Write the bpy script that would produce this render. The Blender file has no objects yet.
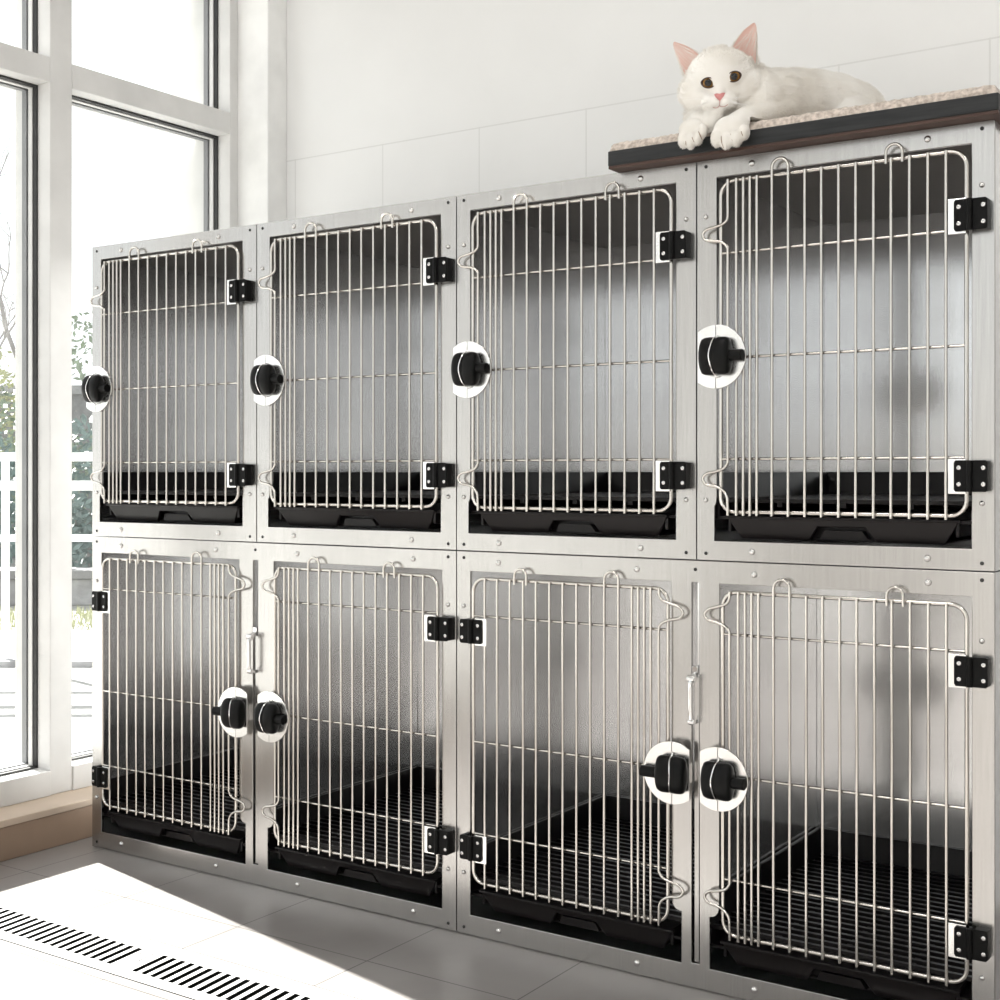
import bpy, bmesh, math, random
from mathutils import Vector, Matrix
import mathutils

random.seed(7)
SC = bpy.context.scene
COL = SC.collection
PI = math.pi

# ------------------------------------------------------------------ materials
def new_mat(name):
    m = bpy.data.materials.new(name); m.use_nodes = True
    nt = m.node_tree
    return m, nt, nt.nodes['Principled BSDF']

def N(nt, kind, **kw):
    n = nt.nodes.new(kind)
    for k, v in kw.items():
        if hasattr(n, k): setattr(n, k, v)
        else: n.inputs[k].default_value = v
    return n

def L(nt, a, ao, b, bi): nt.links.new(a.outputs[ao], b.inputs[bi])

def rgb(r, g, b): # srgb 0-255 -> linear
    f = lambda c: (c/255/12.92) if c/255 <= .04045 else ((c/255+.055)/1.055)**2.4
    return (f(r), f(g), f(b), 1)

def noise_mix(nt, scale, c1, c2, detail=4, stretch=(1,1,1), lo=.35, hi=.65):
    tc = N(nt, 'ShaderNodeTexCoord'); mp = N(nt, 'ShaderNodeMapping'); mp.inputs['Scale'].default_value = stretch
    L(nt, tc, 'Object', mp, 'Vector')
    nz = N(nt, 'ShaderNodeTexNoise'); nz.inputs['Scale'].default_value = scale; nz.inputs['Detail'].default_value = detail
    L(nt, mp, 'Vector', nz, 'Vector')
    cr = N(nt, 'ShaderNodeValToRGB')
    cr.color_ramp.elements[0].position = lo; cr.color_ramp.elements[0].color = c1
    cr.color_ramp.elements[1].position = hi; cr.color_ramp.elements[1].color = c2
    L(nt, nz, 'Fac', cr, 'Fac')
    return cr, nz

def mat_plain(name, col, rough=.5, metal=0., bump=0., bscale=200, spec=.5, var=.06):
    m, nt, p = new_mat(name)
    c1 = tuple(max(0, c*(1-var)) for c in col[:3])+(1,); c2 = tuple(min(1, c*(1+var)) for c in col[:3])+(1,)
    cr, nz = noise_mix(nt, 9, c1, c2)
    L(nt, cr, 'Color', p, 'Base Color')
    p.inputs['Roughness'].default_value = rough; p.inputs['Metallic'].default_value = metal
    p.inputs['Specular IOR Level'].default_value = spec
    if bump:
        n2 = N(nt, 'ShaderNodeTexNoise'); n2.inputs['Scale'].default_value = bscale
        tc = N(nt, 'ShaderNodeTexCoord'); L(nt, tc, 'Object', n2, 'Vector')
        b = N(nt, 'ShaderNodeBump'); b.inputs['Strength'].default_value = bump; b.inputs['Distance'].default_value = .002
        L(nt, n2, 'Fac', b, 'Height'); L(nt, b, 'Normal', p, 'Normal')
    return m

def mat_brushed(name, base, rough, stretch, var=.12, metal=1.0):
    m, nt, p = new_mat(name)
    p.inputs['Metallic'].default_value = metal
    c1 = tuple(c*(1-var) for c in base)+(1,); c2 = tuple(min(1, c*(1+var)) for c in base)+(1,)
    cr, nz = noise_mix(nt, 9, c1, c2, 2, stretch, .3, .7)
    L(nt, cr, 'Color', p, 'Base Color')
    p.inputs['Roughness'].default_value = rough
    return m

M = {}
M['steel'] = mat_brushed('brushed_steel', (.53, .517, .503), .26, (40, 40, 1), .05)
M['steel_in'] = mat_brushed('brushed_steel_inner', (.86, .86, .865), .17, (40, 40, 1), .03, .84)
M['wire'] = mat_plain('wire_steel', (.62, .592, .555, 1), .15, 1.0)
M['plate'] = mat_plain('latch_steel', (.93, .92, .905, 1), .25, 1.0)
M['chrome'] = mat_plain('chrome', (.8, .8, .8, 1), .1, 1.0)
M['rivet'] = mat_plain('rivet_steel', (.62, .61, .6, 1), .25, 1.0)
M['black'] = mat_plain('black_plastic', (.006, .006, .006, 1), .34, 0, .03, 300, spec=.12)
M['hinge'] = mat_plain('black_hinge', (.004, .004, .004, 1), .42, spec=.12)
M['tray'] = mat_plain('black_tray', (.009, .0072, .0075, 1), .28, 0, .03, 300, spec=.22)
M['cage_shade'] = mat_plain('dark_cage_shade', (.085, .077, .07, 1), .55)  # shade under the cage roofs, put in as a dark colour
M['dark'] = mat_plain('dark_hole', (.01, .01, .01, 1), .7)
M['white_paint'] = mat_plain('white_paint', (.64, .635, .625, 1), .45)
M['wall'] = mat_plain('white_plaster', (.82, .82, .81, 1), .6, 0, .08, 60)
M['sill'] = mat_plain('beige_stone', rgb(196, 178, 160), .5, 0, .05, 80)
M['lowwall'] = mat_plain('brown_render', rgb(150, 128, 110), .6, 0, .1, 80)
M['gasket'] = mat_plain('rubber_gasket', (.02, .02, .02, 1), .6)
M['bead'] = mat_plain('grey_bead', (.22, .22, .23, 1), .5)
M['board'] = mat_plain('charcoal_board', (.022, .024, .026, 1), .55, 0, .1, 120)
M['board_under'] = mat_plain('brown_wood', (.05, .022, .014, 1), .6)
M['ext_ground'] = mat_plain('pale_paving', (.34, .34, .33, 1), .8, var=.12)
M['kerb'] = mat_plain('grey_kerb', (.30, .30, .31, 1), .8, var=.2)
M['ext_wall'] = mat_plain('pale_render', (.20, .20, .205, 1), .8, var=.15)
M['rail'] = mat_plain('white_rail', (.85, .85, .85, 1), .5)
M['bark'] = mat_plain('grey_bark', (.25, .24, .23, 1), .8)
M['leafA'] = mat_plain('pale_green_leaf', (.20, .24, .18, 1), .6, var=.4)
M['leafB'] = mat_plain('yellow_leaf', (.34, .35, .22, 1), .6, var=.2)
M['leafC'] = mat_plain('blue_green_leaf', (.14, .19, .18, 1), .6, var=.3)

def mat_wood():
    m, nt, p = new_mat('board_grain')
    cr, nz = noise_mix(nt, 14, (.010, .011, .012, 1), (.026, .027, .028, 1), 6, (1, 12, 14), .3, .7)
    L(nt, cr, 'Color', p, 'Base Color'); p.inputs['Roughness'].default_value = .5; p.inputs['Specular IOR Level'].default_value = .3
    b = N(nt, 'ShaderNodeBump'); b.inputs['Strength'].default_value = .15; b.inputs['Distance'].default_value = .001
    L(nt, nz, 'Fac', b, 'Height'); L(nt, b, 'Normal', p, 'Normal')
    return m
M['board'] = mat_wood()

def mat_tiles(name, sx, sz, ox, oz, axes, c1, c2, joint, rough, width=.002, bump=.25, mot=3.0, ztop=None):
    """grid of tiles: joint lines where frac((coord-o)/s) is near 0, in object space"""
    m, nt, p = new_mat(name)
    cr, nz = noise_mix(nt, mot, c1, c2, 8, (1, 1, 1), .3, .7)
    tc = N(nt, 'ShaderNodeTexCoord'); sp = N(nt, 'ShaderNodeSeparateXYZ'); L(nt, tc, 'Object', sp, 'Vector')
    masks = []
    for ax, s, o in ((axes[0], sx, ox), (axes[1], sz, oz)):
        a = N(nt, 'ShaderNodeMath', operation='SUBTRACT'); L(nt, sp, ax, a, 0); a.inputs[1].default_value = o
        pp = N(nt, 'ShaderNodeMath', operation='PINGPONG'); L(nt, a, 0, pp, 0); pp.inputs[1].default_value = s/2
        lt = N(nt, 'ShaderNodeMath', operation='LESS_THAN'); L(nt, pp, 0, lt, 0); lt.inputs[1].default_value = width/2
        masks.append(lt)
    mx = N(nt, 'ShaderNodeMath', operation='MAXIMUM'); L(nt, masks[0], 0, mx, 0); L(nt, masks[1], 0, mx, 1)
    if ztop is not None:
        top = N(nt, 'ShaderNodeMath', operation='LESS_THAN'); L(nt, sp, 'Z', top, 0); top.inputs[1].default_value = ztop
        ml = N(nt, 'ShaderNodeMath', operation='MULTIPLY'); L(nt, mx, 0, ml, 0); L(nt, top, 0, ml, 1); mx = ml
    mix = N(nt, 'ShaderNodeMix', data_type='RGBA')
    L(nt, mx, 0, mix, 'Factor'); L(nt, cr, 'Color', mix, 6); mix.inputs[7].default_value = joint
    nt.links.new(mix.outputs[2], p.inputs['Base Color'])
    p.inputs['Roughness'].default_value = rough
    b = N(nt, 'ShaderNodeBump'); b.invert = True; b.inputs['Strength'].default_value = bump; b.inputs['Distance'].default_value = .001
    L(nt, mx, 0, b, 'Height'); L(nt, b, 'Normal', p, 'Normal')
    return m
M['floor'] = mat_tiles('grey_floor_tile', .275, .275, .035, .095, 'XY', (.200, .184, .176, 1), (.310, .294, .285, 1), (.08, .075, .07, 1), .30, .0022)
M['wall_tile'] = mat_tiles('white_wall_tile', .268, 1.03, -.020, 1.497, 'XZ', (.78, .78, .775, 1), (.83, .83, .825, 1), (.70, .70, .69, 1), .35, .003, ztop=1.499)

def mat_glass():
    m = bpy.data.materials.new('window_glass'); m.use_nodes = True; nt = m.node_tree
    nt.nodes.clear()
    out = N(nt, 'ShaderNodeOutputMaterial'); mix = N(nt, 'ShaderNodeMixShader')
    tr = N(nt, 'ShaderNodeBsdfTransparent'); tr.inputs['Color'].default_value = (.98, .99, .985, 1)
    gl = N(nt, 'ShaderNodeBsdfGlossy'); gl.inputs['Roughness'].default_value = .02
    fr = N(nt, 'ShaderNodeLayerWeight'); fr.inputs['Blend'].default_value = .5
    pw = N(nt, 'ShaderNodeMath', operation='POWER'); L(nt, fr, 'Facing', pw, 0); pw.inputs[1].default_value = 5
    ma = N(nt, 'ShaderNodeMath', operation='MULTIPLY_ADD'); L(nt, pw, 0, ma, 0); ma.inputs[1].default_value = .5; ma.inputs[2].default_value = .02
    L(nt, ma, 0, mix, 'Fac'); L(nt, tr, 'BSDF', mix, 1); L(nt, gl, 'BSDF', mix, 2); L(nt, mix, 'Shader', out, 'Surface')
    return m
M['glass'] = mat_glass()

def mat_fleece():
    m, nt, p = new_mat('beige_fleece')
    cr, nz = noise_mix(nt, 160, rgb(160, 148, 138), rgb(208, 196, 186), 3)
    L(nt, cr, 'Color', p, 'Base Color'); p.inputs['Roughness'].default_value = .95
    p.inputs['Sheen Weight'].default_value = .3
    return m
M['fleece'] = mat_fleece()

def mat_fur():
    m, nt, p = new_mat('white_fur')
    cr, nz = noise_mix(nt, 14, (.70, .665, .61, 1), (.82, .80, .765, 1), 3)
    L(nt, cr, 'Color', p, 'Base Color'); p.inputs['Roughness'].default_value = .85
    p.inputs['Sheen Weight'].default_value = .25
    p.inputs['Subsurface Weight'].default_value = .0
    return m
M['fur'] = mat_fur()
M['pink'] = mat_plain('ear_pink', rgb(222, 186, 176), .7, var=.1)
M['nose'] = mat_plain('nose_pink', rgb(200, 132, 130), .45)
M['mouth'] = mat_plain('mouth_line', rgb(196, 150, 145), .7)
M['toe_gap'] = mat_plain('toe_gap', rgb(150, 128, 112), .8)
M['eye_rim'] = mat_plain('eye_rim', rgb(70, 48, 38), .5)
def mat_eye():
    m, nt, p = new_mat('amber_eye')
    # pupil / iris from the radius about the eye's own forward axis (local +Z)
    tc = N(nt, 'ShaderNodeTexCoord'); sp = N(nt, 'ShaderNodeSeparateXYZ'); L(nt, tc, 'Object', sp, 'Vector')
    cx = N(nt, 'ShaderNodeCombineXYZ'); L(nt, sp, 'X', cx, 'X'); L(nt, sp, 'Y', cx, 'Y')
    ln = N(nt, 'ShaderNodeVectorMath', operation='LENGTH'); L(nt, cx, 'Vector', ln, 0)
    cr = N(nt, 'ShaderNodeValToRGB'); e = cr.color_ramp.elements
    mr = N(nt, 'ShaderNodeMapRange'); mr.inputs['From Max'].default_value = .0092
    nt.links.new(ln.outputs['Value'], mr.inputs['Value']); L(nt, mr, 'Result', cr, 'Fac')
    e[0].position = .0; e[0].color = (.004, .004, .004, 1)
    e[1].position = .50; e[1].color = (.004, .004, .004, 1)
    a = e.new(.56); a.color = rgb(105, 74, 26)
    a = e.new(.74); a.color = rgb(128, 90, 36)
    a = e.new(.86); a.color = rgb(40, 24, 14)
    L(nt, cr, 'Color', p, 'Base Color'); p.inputs['Roughness'].default_value = .08
    return m
M['eye'] = mat_eye()
M['whisker'] = mat_plain('whisker', (.85, .84, .82, 1), .5)

# ------------------------------------------------------------------ mesh helpers
def finish(bm, name, mat, parent=None, smooth=True, angle=50, bevel=0, loc=None, segs=2):
    me = bpy.data.meshes.new(name)
    bmesh.ops.recalc_face_normals(bm, faces=bm.faces)
    bm.to_mesh(me); bm.free()
    for m in (mat if isinstance(mat, (list, tuple)) else [mat]): me.materials.append(m)
    if smooth:
        me.polygons.foreach_set('use_smooth', [True]*len(me.polygons))
        me.set_sharp_from_angle(angle=math.radians(angle))
    return link(name, me, parent, bevel, loc, segs)

def link(name, me, parent=None, bevel=0, loc=None, segs=2):
    o = bpy.data.objects.new(name, me); COL.objects.link(o)
    if loc is not None: o.location = loc
    if parent is not None: o.parent = parent
    if bevel:
        b = o.modifiers.new('bevel', 'BEVEL'); b.width = bevel; b.segments = segs; b.limit_method = 'ANGLE'
        b.angle_limit = math.radians(40)
    return o

def thing(name, label, cat, loc=(0, 0, 0), group=None):
    o = bpy.data.objects.new(name, None); COL.objects.link(o); o.location = loc
    o.empty_display_size = .05
    o['label'] = label; o['category'] = cat
    if group: o['group'] = group
    return o

def tag(o, label, cat, group=None, kind=None):
    o['label'] = label; o['category'] = cat
    if group: o['group'] = group
    if kind: o['kind'] = kind
    return o

def struct(o):
    o['kind'] = 'structure'; return o

def box(bm, x0, x1, y0, y1, z0, z1, mi=0):
    vs = [bm.verts.new((x, y, z)) for x in (x0, x1) for y in (y0, y1) for z in (z0, z1)]
    F = [(0,1,3,2), (4,6,7,5), (0,4,5,1), (2,3,7,6), (0,2,6,4), (1,5,7,3)]
    for f in F:
        fc = bm.faces.new([vs[i] for i in f]); fc.material_index = mi

def tube(bm, pts, r, seg=10, closed=False, mi=0, taper=None):
    pts = [Vector(p) for p in pts]; n = len(pts)
    rings = []; prev = None
    for i, p in enumerate(pts):
        if closed: t = (pts[(i+1) % n]-pts[i-1])
        elif i == 0: t = pts[1]-p
        elif i == n-1: t = p-pts[i-1]
        else: t = (pts[i+1]-p).normalized()+(p-pts[i-1]).normalized()
        t.normalize()
        if prev is None:
            a = Vector((0, 1, 0)) if abs(t.y) < .9 else Vector((1, 0, 0))
            u = t.cross(a).normalized()
        else:
            u = (prev - t*prev.dot(t)).normalized()
        prev = u; v = t.cross(u)
        rr = r if taper is None else r*taper[i]
        rings.append([bm.verts.new(p+(u*math.cos(2*PI*k/seg)+v*math.sin(2*PI*k/seg))*rr) for k in range(seg)])
    m = n if closed else n-1
    for i in range(m):
        a, b = rings[i], rings[(i+1) % n]
        for k in range(seg):
            f = bm.faces.new((a[k], a[(k+1) % seg], b[(k+1) % seg], b[k])); f.material_index = mi
    if not closed:
        f = bm.faces.new(rings[0][::-1]); f.material_index = mi
        f = bm.faces.new(rings[-1]); f.material_index = mi

def prism(bm, outer, holes, y0, y1, mi=0):
    """polygon with holes in XZ, extruded from y0 to y1"""
    loops = []
    edges = []
    for lp in [outer]+holes:
        vs = [bm.verts.new((x, y0, z)) for x, z in lp]
        es = [bm.edges.new((vs[i], vs[(i+1) % len(vs)])) for i in range(len(vs))]
        loops.append(vs); edges += es
    res = bmesh.ops.triangle_fill(bm, use_beauty=True, use_dissolve=False, edges=edges)
    front = [g for g in res['geom'] if isinstance(g, bmesh.types.BMFace)]
    mp = {}
    for lp in loops:
        for v in lp: mp[v] = bm.verts.new((v.co.x, y1, v.co.z))
    for f in front:
        bm.faces.new([mp[v] for v in reversed(f.verts)]).material_index = mi
        f.material_index = mi
    for lp in loops:
        for i in range(len(lp)):
            a, b = lp[i], lp[(i+1) % len(lp)]
            bm.faces.new((a, b, mp[b], mp[a])).material_index = mi

def lathe(bm, prof, c, axis='y', seg=20, mi=0):
    """prof: list of (radius, offset along axis)"""
    rings = []
    for r, h in prof:
        ring = []
        for k in range(seg):
            a = 2*PI*k/seg; u, v = r*math.cos(a), r*math.sin(a)
            p = {'y': (u, h, v), 'x': (h, u, v), 'z': (u, v, h)}[axis]
            ring.append(bm.verts.new((c[0]+p[0], c[1]+p[1], c[2]+p[2])))
        rings.append(ring)
    for a, b in zip(rings, rings[1:]):
        for k in range(seg):
            bm.faces.new((a[k], a[(k+1) % seg], b[(k+1) % seg], b[k])).material_index = mi
    for rg in (rings[0], rings[-1]):
        bm.faces.new(rg).material_index = mi

def arc(cx, cz, r, a0, a1, n):
    return [(cx+r*math.cos(math.radians(a0+(a1-a0)*i/n)), cz+r*math.sin(math.radians(a0+(a1-a0)*i/n))) for i in range(n+1)]

def catmull(P, n=6):
    P = [Vector(p) for p in P]; Q = [P[0]]+P+[P[-1]]; out = []
    for i in range(1, len(Q)-2):
        a, b, c, d = Q[i-1], Q[i], Q[i+1], Q[i+2]
        for k in range(n):
            t = k/n
            out.append(.5*((2*b)+(c-a)*t+(2*a-5*b+4*c-d)*t*t+(3*b-a-3*c+d)*t**3))
    out.append(P[-1]); return out

# ------------------------------------------------------------------ camera
F_PX = 1339.085; YAW = .591755; CAM = Vector((2.17503, -1.77042, .749795)); SHY = -27.963
cam = bpy.data.cameras.new('camera'); co = bpy.data.objects.new('camera', cam); COL.objects.link(co)
co.location = CAM; co.rotation_euler = (PI/2, 0, YAW)
cam.sensor_width = 36; cam.sensor_fit = 'HORIZONTAL'; cam.lens = F_PX*36/1000
cam.shift_y = SHY/1000
cam.clip_start = .05; cam.clip_end = 200
SC.camera = co

# ------------------------------------------------------------------ room shell
YB = .617     # back wall
XL = -.053    # face of the low wall under the windows
ZS = .08      # its top
XF = -.145    # room face of the window frame
ROOM = dict(x1=4.2, y0=-3.8, z1=2.75)
bm = bmesh.new(); box(bm, -.35, ROOM['x1']+.2, ROOM['y0']-.2, -.435, -.15, 0)
box(bm, -.35, ROOM['x1']+.2, -.300, YB+.2, -.15, 0)
box(bm, 2.2, ROOM['x1']+.2, -.435, -.300, -.15, 0); box(bm, -.35, -.06, -.435, -.300, -.15, 0)
struct(finish(bm, 'floor', M['floor'], smooth=False))
bm = bmesh.new(); box(bm, -.35, ROOM['x1']+.2, YB, YB+.2, 0, ROOM['z1']); struct(finish(bm, 'wall_back', M['wall_tile'], smooth=False))
bm = bmesh.new(); box(bm, ROOM['x1'], ROOM['x1']+.2, ROOM['y0'], YB, 0, ROOM['z1']); struct(finish(bm, 'wall_right', M['wall'], smooth=False))
bm = bmesh.new(); fx = [.1, 1.1, 1.25, 2.25, 2.4, 3.4, 3.55, 4.15]  # unseen window openings, added to throw more daylight on the cage fronts
y0 = ROOM['y0']; FZ0, FZ1 = .95, 2.6
box(bm, -.35, ROOM['x1'], y0-.2, y0, 0, FZ0); box(bm, -.35, ROOM['x1'], y0-.2, y0, FZ1, ROOM['z1'])
edges = [-.35]+fx+[ROOM['x1']]
for a in range(0, len(edges), 2): box(bm, edges[a], edges[a+1], y0-.2, y0, FZ0, FZ1)
wf = struct(finish(bm, 'wall_front', M['wall'], smooth=False))
bm = bmesh.new()
for a in range(0, len(fx), 2): box(bm, fx[a], fx[a+1], y0-.105, y0-.1, FZ0, FZ1)  # panes for the added front openings
finish(bm, 'glass_pane', M['glass'], wf, smooth=False)
bm = bmesh.new(); box(bm, -.35, ROOM['x1']+.2, ROOM['y0']-.2, YB+.2, ROOM['z1'], ROOM['z1']+.15); struct(finish(bm, 'ceiling', M['wall'], smooth=False))
# unseen fill lights added under the ceiling to brighten the room
lm = bpy.data.materials.new('fill_light_glow'); lm.use_nodes = True
pb_ = lm.node_tree.nodes['Principled BSDF']; pb_.inputs['Base Color'].default_value = (.9, .9, .9, 1)
pb_.inputs['Emission Color'].default_value = (1, .98, .965, 1); pb_.inputs['Emission Strength'].default_value = FILL_GLOW = 9
for (lx_, ly_), wh in zip(((1.0, -1.0), (3.0, -1.0), (1.0, -2.8), (3.0, -2.8)), ('nearest the window and the cages', 'to the right before the cages', 'near the window at the back of the room', 'at the far right back of the room')):
    cl = thing('added_fill_light', 'added square ceiling fill light '+wh, 'fill light', (lx_, ly_, ROOM['z1']), 'added fill lights')
    bm = bmesh.new()
    for a in ((-.32, -.30, -.32, .32), (.30, .32, -.32, .32), (-.30, .30, -.32, -.30), (-.30, .30, .30, .32)): box(bm, *a, -.02, -.0005)
    finish(bm, 'fill_light_frame', M['white_paint'], cl, smooth=False)
    bm = bmesh.new(); box(bm, -.30, .30, -.30, .30, -.012, -.004); finish(bm, 'fill_light_panel', lm, cl, smooth=False)
# low wall under the windows with a beige stone top
bm = bmesh.new(); box(bm, -.33, XL-.003, ROOM['y0'], YB, 0, ZS-.014, 0); box(bm, -.33, XL, ROOM['y0'], YB, ZS-.014, ZS, 1)
struct(finish(bm, 'wall_left', [M['lowwall'], M['sill']], smooth=False, bevel=.002))
# pilaster in the corner
bm = bmesh.new(); box(bm, -.33, -.0466, .5516, YB, ZS, ROOM['z1'])
struct(finish(bm, 'trim_1', M['wall'], smooth=False, bevel=.003))

POST = .056; PITCH = .514
T0, T1 = 1.557, 1.609   # transom
ZB, ZT = .132, 1.945
def window(idx, ya, yb, left_post=True):
    """frame between ya and yb (post occupies [ya-POST, ya]); one lower and one upper pane"""
    bm = bmesh.new()
    box(bm, -.26, XF, ya-POST, ya, ZS, ROOM['z1'])                       # post
    box(bm, -.259, XF+.001, ya, yb, T0, T1)                              # transom
    box(bm, -.259, XF+.001, ya, yb, ZT, ROOM['z1'])                      # head
    box(bm, -.259, XF+.004, ya, yb, ZS, ZB)                              # bottom frame
    fr = struct(finish(bm, 'window_%d' % idx, M['white_paint'], smooth=False, bevel=.002))
    for z0, z1 in ((ZB, T0), (T1, ZT)):
        def ring(bm, xa, xb, w):
            box(bm, xa, xb, ya, ya+w, z0, z1); box(bm, xa, xb, yb-w, yb, z0, z1)
            box(bm, xa, xb, ya+w, yb-w, z0, z0+w); box(bm, xa, xb, ya+w, yb-w, z1-w, z1)
        bm = bmesh.new(); ring(bm, -.196, -.184, .004); finish(bm, 'gasket', M['gasket'], fr, smooth=False)
        bm = bmesh.new(); ring(bm, -.208, -.196, .006); finish(bm, 'sash', M['white_paint'], fr, smooth=False)
        bm = bmesh.new(); ring(bm, -.226, -.212, .008); finish(bm, 'glazing_bead', M['bead'], fr, smooth=False)
        bm = bmesh.new(); box(bm, -.212, -.208, ya+.002, yb-.002, z0+.002, z1-.002); finish(bm, 'glass_pane', M['glass'], fr, smooth=False)
window(1, .067, .525)
k = 2; y = .011
while y-PITCH+POST > ROOM['y0']:
    window(k, y-PITCH+POST, y); y -= PITCH; k += 1
bm = bmesh.new(); box(bm, -.26, XF, ROOM['y0'], y, ZS, ROOM['z1']); struct(finish(bm, 'trim_2', M['white_paint'], smooth=False))
bm = bmesh.new(); box(bm, -.345, XF, .525, .5516, ZS, ROOM['z1']); struct(finish(bm, 'trim_3', M['white_paint'], smooth=False, bevel=.002))

# floor drain: a steel channel set in the floor with a slotted grate
dr = thing('floor_drain', 'long white slotted drain grate set into the sunlit floor tiles', 'drain', (1, -.3675, 0))
def rel(o, root):  # children built in world coordinates keep their place
    o.location = -Vector(root.location)
bm = bmesh.new()
DX0, DX1, DY0, DY1 = -.06, 2.2, -.435, -.300
sl = []
x = DX0+.02
i = 0
while x < DX1-.03:
    w = .0112
    if i % 32 in (30, 31): w = .003
    sl.append([(x, -.337), (x+w, -.337), (x+w+.008, -.409), (x+.008, -.409)])
    x += .0195; i += 1
# prism works in XZ: build there and rotate afterwards
prism(bm, [(DX0+.003, DY0+.003), (DX1-.003, DY0+.003), (DX1-.003, DY1-.003), (DX0+.003, DY1-.003)], sl, 0, -.0007)
for v in bm.verts: v.co = Vector((v.co.x, v.co.z, v.co.y+.0005))
o = finish(bm, 'grate', mat_plain('pale_grate', (.55, .54, .53, 1), .45, .0), dr, smooth=False); rel(o, dr)
bm = bmesh.new(); box(bm, DX0+.001, DX1-.001, DY0+.001, DY1-.001, -.08, -.07)
box(bm, DX0+.001, DX1-.001, DY0+.0005, DY0+.0025, -.08, -.001); box(bm, DX0+.001, DX1-.001, DY1-.0025, DY1-.0005, -.08, -.001)
o = finish(bm, 'channel', M['dark'], dr, smooth=False); rel(o, dr)

# ------------------------------------------------------------------ cages
H = 1.2; ZSEAM = .6221
XS = [0, .45282, .89959, 1.32851, 1.74658]
DEPTH = .50
R_BAR, R_RAIL, R_X = .0022, .0030, .0020
Y_BAR, Y_RAIL = -.0100, -.0052

def rivet(parent, x, z, r=.0046, dark=False):
    bm = bmesh.new()
    if dark:
        lathe(bm, [(.0026, .001), (.0026, -.0006), (.0012, -.001)], (0, 0, 0), 'y', 12)
        return finish(bm, 'screw', M['gasket'], parent, loc=(x, 0, z))
    lathe(bm, [(r, .002), (r, -.0008), (r*.92, -.0018), (r*.62, -.0030), (r*.2, -.0036)], (0, 0, 0), 'y', 16)
    return finish(bm, 'rivet', M['rivet'], parent, loc=(x, 0, z))

_bar_cache = {}
def bar_mesh(r, length):
    k = (round(r, 5), round(length, 4))
    if k not in _bar_cache:
        bm = bmesh.new(); tube(bm, [(0, 0, 0), (0, 0, length)], r, 10)
        o = finish(bm, 'vertical_bar', M['wire']); _bar_cache[k] = o.data; bpy.data.objects.remove(o)
    return _bar_cache[k]

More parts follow.
